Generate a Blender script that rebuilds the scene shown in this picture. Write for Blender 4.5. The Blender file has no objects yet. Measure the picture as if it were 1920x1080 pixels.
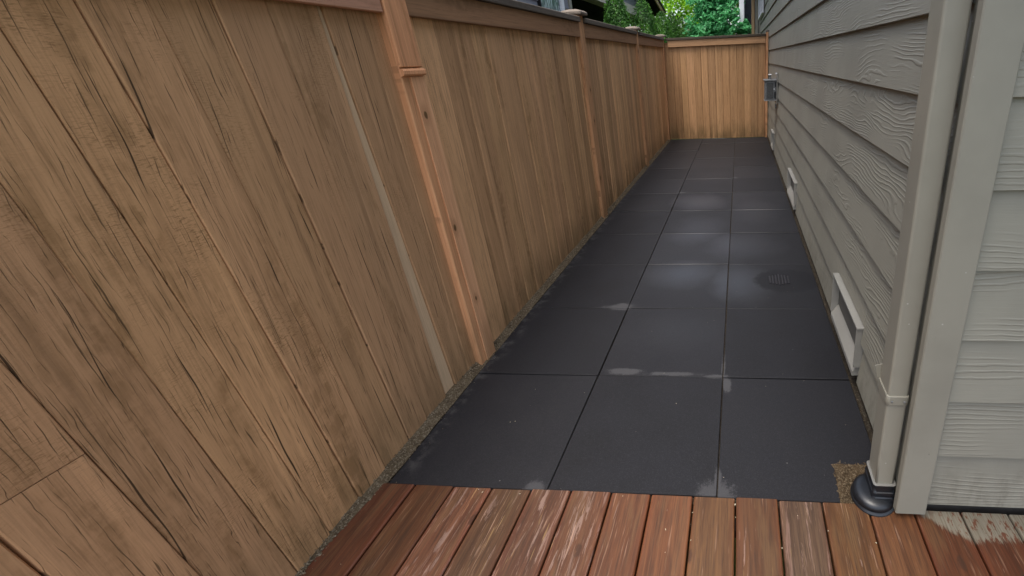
import bpy, bmesh, math, random
import numpy as np
from mathutils import Vector, Matrix

random.seed(7)
SC = bpy.context.scene
COL = SC.collection

# ------------------------------------------------------------------ camera, sky, sun, exposure
cam_d = bpy.data.cameras.new('camera')
cam = bpy.data.objects.new('camera', cam_d)
COL.objects.link(cam)
SC.camera = cam
F_PX, CX, CY = 813.478, 1320.936, 429.311
cam_d.sensor_fit = 'HORIZONTAL'
cam_d.sensor_width = 36.0
cam_d.lens = F_PX / 1920 * 36.0
cam_d.shift_x = (960 - CX) / 1920
cam_d.shift_y = -(540 - CY) / 1920
cam_d.clip_start = 0.05
cam_d.clip_end = 2000
pitch, roll, yaw = .374, -.044, -.091
fwd = Vector((math.sin(yaw) * math.cos(pitch), math.cos(yaw) * math.cos(pitch), -math.sin(pitch)))
right = Vector((math.cos(yaw), -math.sin(yaw), 0))
up = right.cross(fwd)
r2 = math.cos(roll) * right + math.sin(roll) * up
u2 = -math.sin(roll) * right + math.cos(roll) * up
M = Matrix((r2, u2, -fwd)).transposed().to_4x4()
M.translation = Vector((.095, -1.056, 1.419))
cam.matrix_world = M

SUN_EL, SUN_AZ = math.radians(74), math.radians(208)   # azimuth clockwise from +y
W = bpy.data.worlds.new('World')
SC.world = W
W.use_nodes = True
wn, wl = W.node_tree.nodes, W.node_tree.links
wn.clear()
w_out = wn.new('ShaderNodeOutputWorld')
w_bg = wn.new('ShaderNodeBackground')
w_sky = wn.new('ShaderNodeTexSky')
w_sky.sky_type = 'NISHITA'
w_sky.sun_disc = False
w_sky.sun_elevation = SUN_EL
w_sky.sun_rotation = SUN_AZ
w_sky.air_density = 1.0
w_sky.dust_density = 3.0
w_hs = wn.new('ShaderNodeHueSaturation')
w_hs.inputs['Saturation'].default_value = .6
w_bg.inputs['Strength'].default_value = .14
wl.new(w_sky.outputs[0], w_hs.inputs['Color'])
wl.new(w_hs.outputs[0], w_bg.inputs['Color'])
wl.new(w_bg.outputs[0], w_out.inputs[0])

sun_d = bpy.data.lights.new('sun', 'SUN')
sun_d.energy = 1.0
sun_d.angle = math.radians(24)
sun_d.color = (1.0, .94, .84)
sun = bpy.data.objects.new('sun', sun_d)
COL.objects.link(sun)
sd = Vector((math.sin(SUN_AZ) * math.cos(SUN_EL), math.cos(SUN_AZ) * math.cos(SUN_EL), math.sin(SUN_EL)))
sun.rotation_euler = (-sd).to_track_quat('-Z', 'Y').to_euler()
sun.location = sd * 30

SC.view_settings.view_transform = 'Standard'
SC.view_settings.look = 'None'
SC.view_settings.gamma = 1
SC.view_settings.use_curve_mapping = False
SC.view_settings.exposure = 1.4

# ------------------------------------------------------------------ node helpers
class G:
    def __init__(s, name):
        s.m = bpy.data.materials.new(name)
        s.m.use_nodes = True
        s.N, s.L = s.m.node_tree.nodes, s.m.node_tree.links
        s.N.clear()
        s.out = s.N.new('ShaderNodeOutputMaterial')
        s.b = s.N.new('ShaderNodeBsdfPrincipled')
        s.L.new(s.b.outputs[0], s.out.inputs[0])

    def put(s, sock, v):
        if hasattr(v, 'is_output') or hasattr(v, 'links'):
            s.L.new(v, sock)
        else:
            if isinstance(v, (tuple, list)) and len(v) == 3 and sock.type == 'RGBA':
                v = (*v, 1)
            sock.default_value = v

    def set(s, **k):
        names = dict(color='Base Color', rough='Roughness', spec='Specular IOR Level', metal='Metallic',
                     normal='Normal', sub='Subsurface Weight', trans='Transmission Weight', alpha='Alpha',
                     coat='Coat Weight', coat_rough='Coat Roughness')
        for a, v in k.items():
            s.put(s.b.inputs[names[a]], v)
        return s

    def math(s, op, a, b=None, c=None, clamp=False):
        n = s.N.new('ShaderNodeMath')
        n.operation = op
        n.use_clamp = clamp
        s.put(n.inputs[0], a)
        if b is not None: s.put(n.inputs[1], b)
        if c is not None: s.put(n.inputs[2], c)
        return n.outputs[0]

    def vmath(s, op, a, b=None):
        n = s.N.new('ShaderNodeVectorMath')
        n.operation = op
        s.put(n.inputs[0], a)
        if b is not None: s.put(n.inputs[1], b)
        return n.outputs['Value'] if op in ('LENGTH', 'DOT_PRODUCT') else n.outputs[0]

    def mix(s, f, a, b, mode='MIX'):
        n = s.N.new('ShaderNodeMix')
        n.data_type = 'RGBA'
        n.blend_type = mode
        n.clamp_factor = True
        s.put(n.inputs[0], f)
        s.put(n.inputs[6], a)
        s.put(n.inputs[7], b)
        return n.outputs[2]

    def noise(s, vec, scale, detail=2, rough=.5, dist=0, color=False):
        n = s.N.new('ShaderNodeTexNoise')
        s.put(n.inputs['Vector'], vec)
        s.put(n.inputs['Scale'], scale)
        s.put(n.inputs['Detail'], detail)
        s.put(n.inputs['Roughness'], rough)
        s.put(n.inputs['Distortion'], dist)
        return n.outputs['Color'] if color else n.outputs[0]

    def voro(s, vec, scale, feature='F1', out='Distance'):
        n = s.N.new('ShaderNodeTexVoronoi')
        n.feature = feature
        s.put(n.inputs['Vector'], vec)
        s.put(n.inputs['Scale'], scale)
        return n.outputs[out]

    def ramp(s, v, lo, hi, a=0., b=1., smooth=True):
        n = s.N.new('ShaderNodeMapRange')
        n.interpolation_type = 'SMOOTHSTEP' if smooth else 'LINEAR'
        s.put(n.inputs['Value'], v)
        s.put(n.inputs['From Min'], lo)
        s.put(n.inputs['From Max'], hi)
        s.put(n.inputs['To Min'], a)
        s.put(n.inputs['To Max'], b)
        return n.outputs[0]

    def sep(s, v):
        n = s.N.new('ShaderNodeSeparateXYZ')
        s.put(n.inputs[0], v)
        return n.outputs

    def comb(s, x, y, z):
        n = s.N.new('ShaderNodeCombineXYZ')
        for i, v in enumerate((x, y, z)): s.put(n.inputs[i], v)
        return n.outputs[0]

    def tex(s, kind='Object'):
        return s.N.new('ShaderNodeTexCoord').outputs[kind]

    def pos(s):
        return s.N.new('ShaderNodeNewGeometry').outputs['Position']

    def info(s, what):
        return s.N.new('ShaderNodeObjectInfo').outputs[what]

    def attr(s, name, out='Color'):
        n = s.N.new('ShaderNodeAttribute')
        n.attribute_name = name
        return n.outputs[out]

    def bump(s, h, strength=.5, dist=.002, normal=None):
        n = s.N.new('ShaderNodeBump')
        s.put(n.inputs['Strength'], strength)
        s.put(n.inputs['Distance'], dist)
        s.put(n.inputs['Height'], h)
        if normal is not None: s.put(n.inputs['Normal'], normal)
        return n.outputs[0]

    def local(s, offset=37.):
        """object coordinates shifted by a random amount for each object"""
        r = s.info('Random')
        o = s.comb(s.math('MULTIPLY', r, offset), s.math('MULTIPLY', r, offset * 1.7), s.math('MULTIPLY', r, offset * .61))
        return s.vmath('ADD', s.tex('Object'), o)


def perm(axis, across, along, thick):
    """scale vector for grain that runs along an axis (boards are thin in the first remaining axis)"""
    return {'Z': (thick, across, along), 'Y': (across, along, across), 'X': (along, across, across)}[axis]


def wood(name, axis, c_light, c_dark, crack=1., stain=.5, moss=0., rough=.8, saw=1., knots=(), dense=0., bump=.6):
    g = G(name)
    p = g.local()
    sv = lambda a, l: g.vmath('MULTIPLY', p, perm(axis, a, l, a))
    tint = g.info('Color')
    streak = g.noise(sv(70, 1.4), 1, 4, .6, .3)
    fine = g.noise(sv(260, 5), 1, 3, .6)
    broad = g.noise(sv(9, .9), 1, 3, .55)
    col = g.mix(g.ramp(streak, .3, .72), c_light, g.mix(.35, c_dark, c_light))
    col = g.mix(g.ramp(broad, .3, .7, 0, .7), col, g.mix(.5, c_dark, c_light))
    col = g.mix(g.ramp(fine, .45, .72, 0, .45), col, tuple(x * .6 for x in c_dark))
    # weather stains
    st = g.noise(sv(15, 1.5), 1, 5, .65, .4)
    st2 = g.noise(sv(24, 24), 1, 3, .6)
    stf = g.math('MULTIPLY', g.ramp(st, .5 - dense, .70), g.ramp(st2, .35, .6, .3, 1))
    dark = tuple(x * y for x, y in zip(c_dark, (.5, .48, .40)))
    col = g.mix(g.math('MULTIPLY', stf, stain), col, dark)
    vs_ = g.noise(sv(26, .45), 1, 3, .55)
    col = g.mix(g.ramp(vs_, .56, .72, 0, .4), col, tuple(min(1, x * 1.35) for x in c_light))
    col = g.mix(g.ramp(vs_, .44, .28, 0, .5), col, tuple(x * .62 for x in c_dark))
    col = g.mix(1, col, tint, 'MULTIPLY')
    # drying cracks that follow the grain: one wandering line in each narrow cell across the board
    PX, PY, PZ = g.sep(p)
    ac = {'Z': PY, 'Y': PZ, 'X': PZ}[axis]
    lg = {'Z': PZ, 'Y': PY, 'X': PX}[axis]

    def lines(F, wand, wl, mfreq, mlo, mhi, width, salt):
        wn_ = g.noise(g.comb(g.math('MULTIPLY', ac, F * .25), g.math('MULTIPLY', lg, wl), salt), 1, 3, .55)
        u = g.math('ADD', g.math('MULTIPLY', ac, F), g.math('MULTIPLY', wn_, wand))
        cell = g.math('FLOOR', u)
        fr = g.math('ABSOLUTE', g.math('SUBTRACT', g.math('SUBTRACT', u, cell), .5))
        mk = g.noise(g.comb(g.math('MULTIPLY', cell, 7.31), g.math('MULTIPLY', lg, mfreq), salt + 4), 1, 2, .5)
        wd = g.ramp(mk, mlo, mhi, 0, width * F)
        return g.math('MULTIPLY', g.ramp(g.math('SUBTRACT', fr, wd), -.25 * width * F, .35 * width * F, 1, 0), g.ramp(mk, mlo, mlo + .03))
    cA = lines(19, 1.5, 1.0, 2.2, .57 - dense * .5, .72, .0016, 1.7)
    cB = lines(62, 2., 2.4, 5.5, .57 - dense, .72, .0011, 5.1)
    cC = lines(110, 3., 5., 9., .54 - dense, .72, .0007, 9.3)
    cr = g.math('MAXIMUM', g.math('MAXIMUM', cA, g.math('MULTIPLY', cB, .8)), g.math('MULTIPLY', cC, .7))
    crm = g.math('MULTIPLY', cr, crack, clamp=True)
    col = g.mix(crm, col, tuple(x * .13 for x in c_dark))
    h = g.math('MULTIPLY', fine, .35)
    # saw marks across the grain
    sw = g.noise(sv(75, 330), 1, 3, .6)
    swf = g.math('MULTIPLY', g.ramp(sw, .5, .66), g.ramp(g.noise(sv(6, 3.2), 1, 4, .6), .47, .66))
    h = g.math('ADD', h, g.math('MULTIPLY', sw, .45 * saw))
    col = g.mix(g.math('MULTIPLY', swf, .5 * saw), col, dark)
    h = g.math('ADD', h, g.math('MULTIPLY', streak, .6))
    for (kx, ky, kz, kr) in knots:
        dv = g.vmath('MULTIPLY', g.vmath('SUBTRACT', g.tex('Object'), (kx, ky, kz)), (0, 1, .55))
        dn = g.math('ADD', g.vmath('LENGTH', dv), g.math('MULTIPLY', g.math('SUBTRACT', g.noise(g.tex('Object'), 45, 2), .5), kr * .5))
        k1 = g.ramp(dn, kr * .55, kr, 1, 0)
        ring = g.ramp(dn, kr, kr * 3.2, .55, 0)
        col = g.mix(ring, col, tuple(x * .7 for x in c_dark))
        col = g.mix(g.math('MULTIPLY', k1, .85), col, (.10, .055, .02))
    if moss:
        z = g.sep(g.pos())[2]
        mf = g.math('MULTIPLY', g.ramp(z, .0, .38, 1, 0), g.ramp(g.noise(sv(12, 3), 1, 4, .6), .36, .6, .25, 1))
        col = g.mix(g.math('MULTIPLY', mf, moss), col, (.055, .045, .016))
    h = g.math('SUBTRACT', h, g.math('MULTIPLY', crm, 1.6))
    g.set(color=col, rough=rough, spec=.25, normal=g.bump(h, bump, .0018))
    return g.m


M_fence = wood('cedar fence board', 'Z', (.58, .346, .182), (.48, .278, .140), crack=1., stain=.6, moss=.4)
M_fence_old = wood('weathered cedar fence board', 'Z', (.62, .358, .182), (.49, .278, .136), crack=.95, stain=.72, moss=.4, saw=1.5, dense=.035)
M_fence_far = wood('cedar fence board smoother', 'Z', (.70, .412, .212), (.51, .29, .142), crack=.7, stain=.7, moss=.55, saw=.5)
M_fence_end = wood('cedar end fence board', 'Z', (.52, .30, .148), (.35, .19, .088), crack=.8, stain=.35, moss=.6, saw=.4)
M_pale = wood('pale unweathered cedar', 'Z', (.70, .50, .32), (.60, .42, .26), crack=.1, stain=.15, saw=.3)
M_post = wood('orange cedar post', 'Z', (.76, .40, .205), (.60, .285, .13), crack=.35, stain=.3, moss=.4, saw=.2)
M_batten = wood('orange cedar batten', 'Z', (.80, .44, .235), (.66, .33, .16), crack=.35, stain=.3, moss=.4, saw=.2,
                knots=((0, -.012, 1.245, .012), (0, -.020, .735, .011), (0, -.005, .352, .008)))
M_post2 = wood('brown cedar post', 'Z', (.64, .35, .18), (.46, .235, .11), crack=.5, stain=.5, moss=.4, saw=.2,
               knots=((0, -.02, .42, .016), (0, .02, .95, .012), (0, .02, 1.22, .011)))
M_rail = wood('cedar top rail', 'Y', (.38, .212, .112), (.28, .152, .08), crack=.25, stain=.5, saw=.3)
M_rail_x = wood('cedar top rail across', 'X', (.44, .28, .16), (.32, .195, .11), crack=.35, stain=.6, saw=.3)
M_cap = wood('weathered cap rail', 'Y', (.15, .125, .10), (.085, .072, .058), crack=.5, stain=.7, saw=.3)
M_cap_x = wood('weathered cap rail across', 'X', (.10, .078, .055), (.055, .044, .033), crack=.5, stain=.8, saw=.3)
M_postcap = wood('weathered post cap', 'Y', (.24, .20, .16), (.15, .125, .10), crack=.3, stain=.5, saw=.2)


def deck_mat():
    g = G('worn red stained deck board')
    p = g.local()
    sv = lambda a, l: g.vmath('MULTIPLY', p, (a, l, a))
    tint = g.info('Color')
    wear = g.info('Alpha')
    streak = g.noise(sv(55, 2.6), 1, 5, .6, .4)
    fine = g.noise(sv(210, 9), 1, 3, .6)
    broad = g.noise(sv(16, 2.2), 1, 4, .6, .5)
    base = g.mix(g.ramp(streak, .3, .7), tint, g.mix(1, tint, (.55, .5, .48), 'MULTIPLY'))
    olive = g.mix(.5, (.12, .075, .035), tint)
    base = g.mix(g.ramp(broad, .5, .68, 0, .75), base, olive)
    base = g.mix(g.ramp(fine, .42, .72, 0, .6), base, (.035, .020, .012))
    # stain worn off: greyish pink bare wood in flakes that follow the grain
    w1 = g.noise(sv(38, 4.5), 1, 6, .72, .9)
    w2 = g.noise(sv(120, 7), 1, 3, .6)
    wsum = g.math('ADD', g.math('MULTIPLY', w1, .7), g.math('MULTIPLY', w2, .3))
    thr = g.ramp(wear, 0, 1, .72, .44, smooth=False)
    wm = g.ramp(g.math('SUBTRACT', wsum, thr), 0, .05)
    bare = g.mix(g.ramp(g.noise(sv(40, 6), 1, 3), .35, .65), (.25, .160, .126), (.17, .104, .078))
    col = g.mix(g.math('MULTIPLY', wm, .8), base, bare)
    yel = g.ramp(g.noise(sv(80, 5), 1, 3, .6), .66, .72, 0, .55)
    col = g.mix(g.math('MULTIPLY', yel, wear), col, (.42, .27, .12))
    pl = g.math('MULTIPLY', g.ramp(g.noise(sv(170, 6), 1, 3, .6), .60, .68), g.ramp(g.noise(sv(14, 5), 1, 3), .42, .6))
    col = g.mix(g.math('MULTIPLY', pl, g.ramp(wear, 0, 1, .15, .75)), col, (.40, .25, .17))
    # red stain survives along the board edges
    ex = g.ramp(g.math('ADD', g.math('ABSOLUTE', g.sep(g.tex('Object'))[0]), g.math('MULTIPLY', g.math('SUBTRACT', w1, .5), .06)), .045, .07)
    col = g.mix(g.math('MULTIPLY', ex, .22), col, g.mix(1, tint, (1.35, .85, .8), 'MULTIPLY'))
    # knots
    kv = g.vmath('MULTIPLY', p, (8, 4.2, 0))
    kd = g.math('ADD', g.voro(kv, 1), g.math('MULTIPLY', g.math('SUBTRACT', g.noise(p, 60, 2), .5), .12))
    kn = g.ramp(kd, .05, .12, 1, 0)
    col = g.mix(g.math('MULTIPLY', kn, .75), col, (.05, .022, .012))
    # the old pale stain by the house wall
    P = g.sep(g.pos())
    edge = g.noise(g.vmath('MULTIPLY', g.pos(), (14, 8, 1)), 1, 5, .7)
    lim = g.math('ADD', g.math('ADD', -.118, g.math('MULTIPLY', g.math('SUBTRACT', g.info('Random'), .5), .03)), g.math('MULTIPLY', g.math('SUBTRACT', edge, .5), .07))
    lim = g.math('ADD', lim, g.ramp(P[0], .64, .80, .085, 0))
    gr_ = g.math('MULTIPLY', g.math('SUBTRACT', g.noise(g.vmath('MULTIPLY', g.pos(), (120, 9, 1)), 1, 4, .65), .5), .07)
    pm = g.math('MULTIPLY', g.ramp(g.math('ADD', g.math('SUBTRACT', P[1], lim), gr_), 0, .02), g.ramp(P[0], .66, .68, 0, .85))
    flake = g.ramp(g.noise(g.vmath('MULTIPLY', g.pos(), (75, 26, 1)), 1, 4, .65), .53, .6)
    spot = g.ramp(g.math('ADD', P[0], g.math('MULTIPLY', edge, .1)), .74, .84)
    flake = g.math('MULTIPLY', flake, g.ramp(spot, 0, 1, .35, 1))
    oldc = g.mix(g.ramp(fine, .35, .7), (.25, .232, .178), (.17, .15, .108))
    oldc = g.mix(flake, oldc, (.14, .055, .03))
    col = g.mix(pm, col, oldc)
    h = g.math('ADD', g.math('MULTIPLY', fine, .5), g.math('MULTIPLY', streak, .8))
    h = g.math('ADD', h, g.math('MULTIPLY', wm, -.4))
    g.set(color=col, rough=g.ramp(wm, 0, 1, .5, .72), spec=.35, normal=g.bump(h, .55, .002))
    return g.m


M_deck = deck_mat()


def siding_mat(name, axis, col, emboss=1., wav=1.):
    g = G(name)
    p = g.local(53.)
    X, Y, Z = g.sep(p)
    al = Y if axis == 'Y' else X
    v1 = g.comb(g.math('MULTIPLY', al, 2.1), g.math('MULTIPLY', Z, 7.5), 3.3)
    n1 = g.noise(v1, 1, 3, .45, .35)
    v2 = g.comb(g.math('MULTIPLY', al, 14), g.math('MULTIPLY', Z, 22), 8.1)
    n2 = g.noise(v2, 1, 2, .5)
    amp = g.ramp(g.noise(g.comb(g.math('MULTIPLY', al, .9), g.math('MULTIPLY', Z, 3), 1), 1, 2), .4, .62, 2.2 * wav, 9. * wav)
    field = g.math('ADD', g.math('MULTIPLY', Z, 62.), g.math('MULTIPLY', n1, amp))
    field = g.math('ADD', field, g.math('MULTIPLY', n2, .55))
    wave = g.math('SINE', g.math('MULTIPLY', field, 6.2832))
    ridge = g.ramp(wave, .1, .98)
    msk = g.ramp(g.noise(g.comb(g.math('MULTIPLY', al, 2.6), g.math('MULTIPLY', Z, 9), 5.7), 1, 3, .5), .44, .58, .06, 1)
    fine = g.noise(g.comb(g.math('MULTIPLY', al, 16), g.math('MULTIPLY', Z, 330), 2), 1, 3, .6)
    h = g.math('ADD', g.math('MULTIPLY', g.math('MULTIPLY', ridge, msk), 1.), g.math('MULTIPLY', fine, .35))
    dirt = g.noise(g.pos(), 2.3, 4, .6)
    c = g.mix(g.ramp(dirt, .35, .7), col, tuple(x * .86 for x in col))
    c = g.mix(g.ramp(g.noise(g.pos(), 34, 3, .6), .68, .78, 0, .25), c, tuple(x * 1.3 for x in col))
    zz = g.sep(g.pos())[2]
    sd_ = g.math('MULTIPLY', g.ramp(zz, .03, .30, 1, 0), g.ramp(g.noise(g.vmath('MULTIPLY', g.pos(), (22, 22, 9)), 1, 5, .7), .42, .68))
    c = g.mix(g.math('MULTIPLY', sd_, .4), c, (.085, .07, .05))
    g.set(color=c, rough=.58, spec=.4, normal=g.bump(h, .68 * emboss, .0022))
    return g.m


PAINT = (.276, .264, .215)
M_siding = siding_mat('grey embossed siding on the side', 'Y', PAINT)
M_siding_x = siding_mat('grey embossed siding on the front', 'X', PAINT, .9, .32)
M_nsiding = siding_mat('neighbour blue grey siding', 'Y', (.17, .175, .20), .2)


def trim_mat(name, col, bump=.35, rough=.55):
    g = G(name)
    p = g.local()
    n = g.noise(p, 45, 4, .6)
    n2 = g.noise(g.vmath('MULTIPLY', p, (120, 120, 12)), 1, 3, .6)
    pit = g.ramp(g.voro(p, 26), .04, .10, 1, 0)
    pit = g.math('MULTIPLY', pit, g.ramp(g.noise(p, 5, 2), .5, .62))
    c = g.mix(g.ramp(g.noise(p, 3.5, 4, .6), .35, .7), col, tuple(x * .88 for x in col))
    c = g.mix(g.math('MULTIPLY', pit, .5), c, tuple(x * .55 for x in col))
    sp = g.ramp(g.voro(g.vmath('ADD', p, (5, 9, 2)), 17), .025, .05, 1, 0)
    c = g.mix(g.math('MULTIPLY', sp, .55), c, (.55, .53, .48))
    h = g.math('ADD', g.math('MULTIPLY', n, .6), g.math('MULTIPLY', n2, .5))
    h = g.math('SUBTRACT', h, g.math('MULTIPLY', pit, 1.))
    g.set(color=c, rough=rough, spec=.4, normal=g.bump(h, bump, .0015))
    return g.m


M_trim = trim_mat('painted corner board', (.270, .256, .208))
M_down = trim_mat('painted metal downspout', (.278, .262, .212), .12, .42)
M_vent = trim_mat('painted vent frame', (.29, .28, .25), .2)
M_ventback = trim_mat('shade-dark vent back', (.13, .125, .11), .2)
M_white = trim_mat('white painted frame', (.75, .76, .78), .1)
M_cream = trim_mat('cream painted beam', (.50, .46, .38), .1)
M_tan = trim_mat('tan rake board', (.42, .28, .15), .1)


def plain(name, col, rough=.7, spec=.4, nscale=30, var=.25, metal=0., bump=0.):
    g = G(name)
    p = g.local()
    n = g.noise(p, nscale, 4, .6)
    c = g.mix(g.ramp(n, .3, .7), col, tuple(x * (1 - var) for x in col))
    g.set(color=c, rough=rough, spec=spec, metal=metal)
    if bump: g.set(normal=g.bump(n, bump, .003))
    return g.m


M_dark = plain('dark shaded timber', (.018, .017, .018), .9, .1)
M_core = plain('wall sheathing', (.05, .045, .04), .9, .2)
M_black = plain('black plastic drain boot', (.011, .013, .017), .36, .55, 40, .3)
M_boxmetal = plain('galvanised box metal', (.24, .245, .245), .45, .5, 25, .3, .35)
M_boxdark = plain('dark box panel', (.085, .088, .088), .5, .5, 60, .5)
M_roof = plain('dark roof shingles', (.035, .035, .038), .9, .2, 12, .4, bump=.4)
M_gutter = plain('painted gutter', (.30, .285, .25), .5)
M_concrete = plain('foundation concrete', (.22, .21, .19), .9, .2, 20, .3, bump=.4)


def glass_mat():
    g = G('window pane')
    g.set(color=(.03, .035, .04), rough=.06, spec=.9)
    return g.m


M_glass = glass_mat()
g = G('mottled window pane')  # glossy pane mottled in dark and pale blue grey
pc = g.pos()
cn = g.noise(g.vmath('MULTIPLY', pc, (1, 9, 2.5)), 1, 4, .6, 1.2)
g.set(color=g.mix(g.ramp(cn, .45, .6), (.10, .12, .13), (.50, .54, .58)), rough=.12, spec=.7)
M_mottled_pane = g.m


def paver_mat():
    g = G('charcoal concrete paver')
    p = g.pos()
    X, Y, Z = g.sep(p)
    r = g.info('Random')
    base = g.mix(g.ramp(r, 0, 1), (.0118, .0116, .0132), (.0180, .0178, .0204))
    n = g.noise(p, 5, 5, .6)
    base = g.mix(g.ramp(n, .3, .7), base, (.0145, .0145, .0172))
    grit = g.noise(p, 330, 4, .75)
    pit = g.ramp(g.voro(p, 48), .08, .16, 1, 0)
    pit = g.math('MULTIPLY', pit, g.ramp(g.noise(p, 11, 2), .5, .62))
    base = g.mix(g.math('MULTIPLY', pit, .6), base, (.008, .008, .008))
    base = g.mix(g.ramp(grit, .5, .72, 0, .6), base, (.048, .047, .052))
    base = g.mix(g.ramp(grit, .48, .3, 0, .6), base, (.009, .009, .010))
    dots = g.ramp(g.voro(p, 7.5), .012, .02, 1, 0)
    base = g.mix(g.math('MULTIPLY', dots, .6), base, (.25, .24, .22))
    # pale lime bloom near some joints
    en = g.noise(p, 16, 5, .68)
    en2 = g.noise(p, 60, 3, .6)
    ens = g.math('ADD', g.math('MULTIPLY', en, .75), g.math('MULTIPLY', en2, .25))
    tot = None
    for (ex, ey, rx, ry) in ((0.0, .0, .085, .085), (0.0, .05, .02, .08), (-.48, .642, .12, .03), (-.25, .630, .16, .018), (-.03, .615, .07, .022), (0, .68, .012, .12),
                             (-.66, 1.235, .12, .05), (-.66, .01, .05, .035), (-.35, 7.20, .28, .05),
                             (.02, .56, .03, .06), (-.58, 3.68, .06, .035), (-.55, 4.9, .04, .03), (.03, 4.3, .05, .03)):
        dv = g.vmath('MULTIPLY', g.vmath('SUBTRACT', p, (ex, ey, 0)), (1 / rx, 1 / ry, 0))
        e = g.math('SUBTRACT', 1, g.vmath('LENGTH', dv))
        e = g.math('MAXIMUM', e, -1)
        tot = e if tot is None else g.math('MAXIMUM', tot, e)
    en3 = g.noise(p, 210, 3, .7)
    ens = g.math('ADD', ens, g.math('MULTIPLY', g.math('SUBTRACT', en3, .5), .5))
    ef = g.ramp(g.math('ADD', g.math('MULTIPLY', tot, .55), g.math('SUBTRACT', ens, .5)),   .05, .26)
    base = g.mix(g.math('MULTIPLY', ef, .36), base, (.115, .114, .12))
    # dusty edges of the slabs along the gravel
    df = g.math('MULTIPLY', g.ramp(X, -1.20, -1.13, 1, 0), g.ramp(en, .45, .65))
    base = g.mix(g.math('MULTIPLY', df, .35), base, (.12, .115, .11))
    # damp film: smoother in broad patches
    wet = None
    wn_ = g.math('MULTIPLY', g.math('SUBTRACT', g.noise(p, 3.1, 3, .6), .5), .55)
    for (ex, ey, rx, ry, k) in ((.10, 1.56, .26, .30, 1.), (-.33, 1.68, .34, .26, .75), (-.35, 3.32, .36, .34, 1.), (.12, 2.18, .42, .36, .7), (-.30, 2.55, .36, .5, .6),
                                (.25, 3.0, .36, .6, .5), (-.85, 3.2, .4, .6, .4), (-.3, 4.3, .6, .6, .35), (-.3, 1.0, .5, .3, .25)):
        dv = g.vmath('MULTIPLY', g.vmath('SUBTRACT', p, (ex, ey, 0)), (1 / rx, 1 / ry, 0))
        e = g.ramp(g.math('ADD', g.vmath('LENGTH', dv), wn_), 0., 1.5, k, 0)
        wet = e if wet is None else g.math('MAXIMUM', wet, e)
    wet = g.math('MULTIPLY', g.math('MAXIMUM', wet, g.math('MULTIPLY', g.math('MULTIPLY', g.math('MULTIPLY', g.ramp(Y, .7, 1.6), g.ramp(Y, 4.0, 6.0, 1, .35)), g.ramp(X, -1.1, -.5, .3, 1)), .26)), g.ramp(r, 0, 1, .7, 1.1))
    # matt dried oval round the drain
    dv = g.vmath('MULTIPLY', g.vmath('SUBTRACT', p, (.40, 1.58, 0)), (1 / .22, 1 / .16, 0))
    ov = g.ramp(g.math('ADD', g.vmath('LENGTH', dv), g.math('MULTIPLY', g.math('SUBTRACT', en, .5), .4)), .85, 1.1, 1, 0)
    wet = g.math('MULTIPLY', wet, g.math('SUBTRACT', 1, ov))
    base = g.mix(g.math('MULTIPLY', ov, .25), base, (.008, .009, .011))
    rough = g.math('ADD', g.ramp(wet, 0, 1, .58, .36), g.math('MULTIPLY', g.math('SUBTRACT', en2, .5), .12))
    rough = g.math('ADD', rough, g.math('MULTIPLY', ef, .2))
    spec = g.ramp(wet, 0, 1, .22, 1.)
    g.set(color=base, rough=rough, spec=spec, normal=g.bump(grit, g.ramp(wet, 0, 1, .5, .3), .001))
    return g.m


M_paver = paver_mat()


def ground_mat(name, c1, c2, c3, scale=1.):
    g = G(name)
    p = g.pos()
    n = g.noise(p, 14 * scale, 6, .7)
    v = g.voro(p, 160 * scale, out='Color')
    c = g.mix(g.ramp(n, .3, .7), c1, c2)
    c = g.mix(g.ramp(g.sep(v)[0], .55, .9, 0, .7), c, c3)
    g.set(color=c, rough=.95, spec=.15, normal=g.bump(g.noise(p, 220 * scale, 4, .7), .8, .004))
    return g.m


M_soil = ground_mat('soil', (.04, .03, .02), (.025, .019, .013), (.07, .06, .045))
M_grit = ground_mat('pale grit', (.12, .09, .055), (.065, .047, .028), (.20, .165, .115), 1.4)
M_stone = ground_mat('gravel stones', (.20, .155, .10), (.085, .06, .035), (.30, .255, .19), 1.2)
M_mulch = ground_mat('bark shreds', (.115, .08, .046), (.05, .033, .018), (.22, .17, .11), 1.3)
M_lawn = ground_mat('lawn', (.05, .075, .02), (.035, .055, .016), (.08, .09, .03), .6)


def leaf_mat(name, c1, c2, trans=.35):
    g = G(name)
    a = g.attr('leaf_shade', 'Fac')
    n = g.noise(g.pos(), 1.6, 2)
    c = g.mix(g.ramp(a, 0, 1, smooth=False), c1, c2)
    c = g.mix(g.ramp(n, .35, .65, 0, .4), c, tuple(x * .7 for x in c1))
    g.set(color=c, rough=.5, spec=.35)
    t = g.N.new('ShaderNodeBsdfTranslucent')
    g.put(t.inputs[0], c)
    mx = g.N.new('ShaderNodeMixShader')
    mx.inputs[0].default_value = trans
    g.L.new(g.b.outputs[0], mx.inputs[1])
    g.L.new(t.outputs[0], mx.inputs[2])
    g.L.new(mx.outputs[0], g.out.inputs[0])
    return g.m


M_thuja = leaf_mat('thuja sprays', (.020, .09, .012), (.095, .26, .030), .25)
M_lime = leaf_mat('lime green leaves', (.22, .50, .02), (.46, .75, .05), .55)
M_deep = leaf_mat('deep green leaves', (.07, .33, .11), (.20, .62, .27), .45)
M_bark = plain('bark', (.09, .07, .05), .95, .1, 30, .5, bump=.8)

# ------------------------------------------------------------------ mesh helpers
def tag(o, label=None, cat=None, group=None, kind=None):
    if label: o['label'] = label
    if cat: o['category'] = cat
    if group: o['group'] = group
    if kind: o['kind'] = kind
    return o


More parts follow.
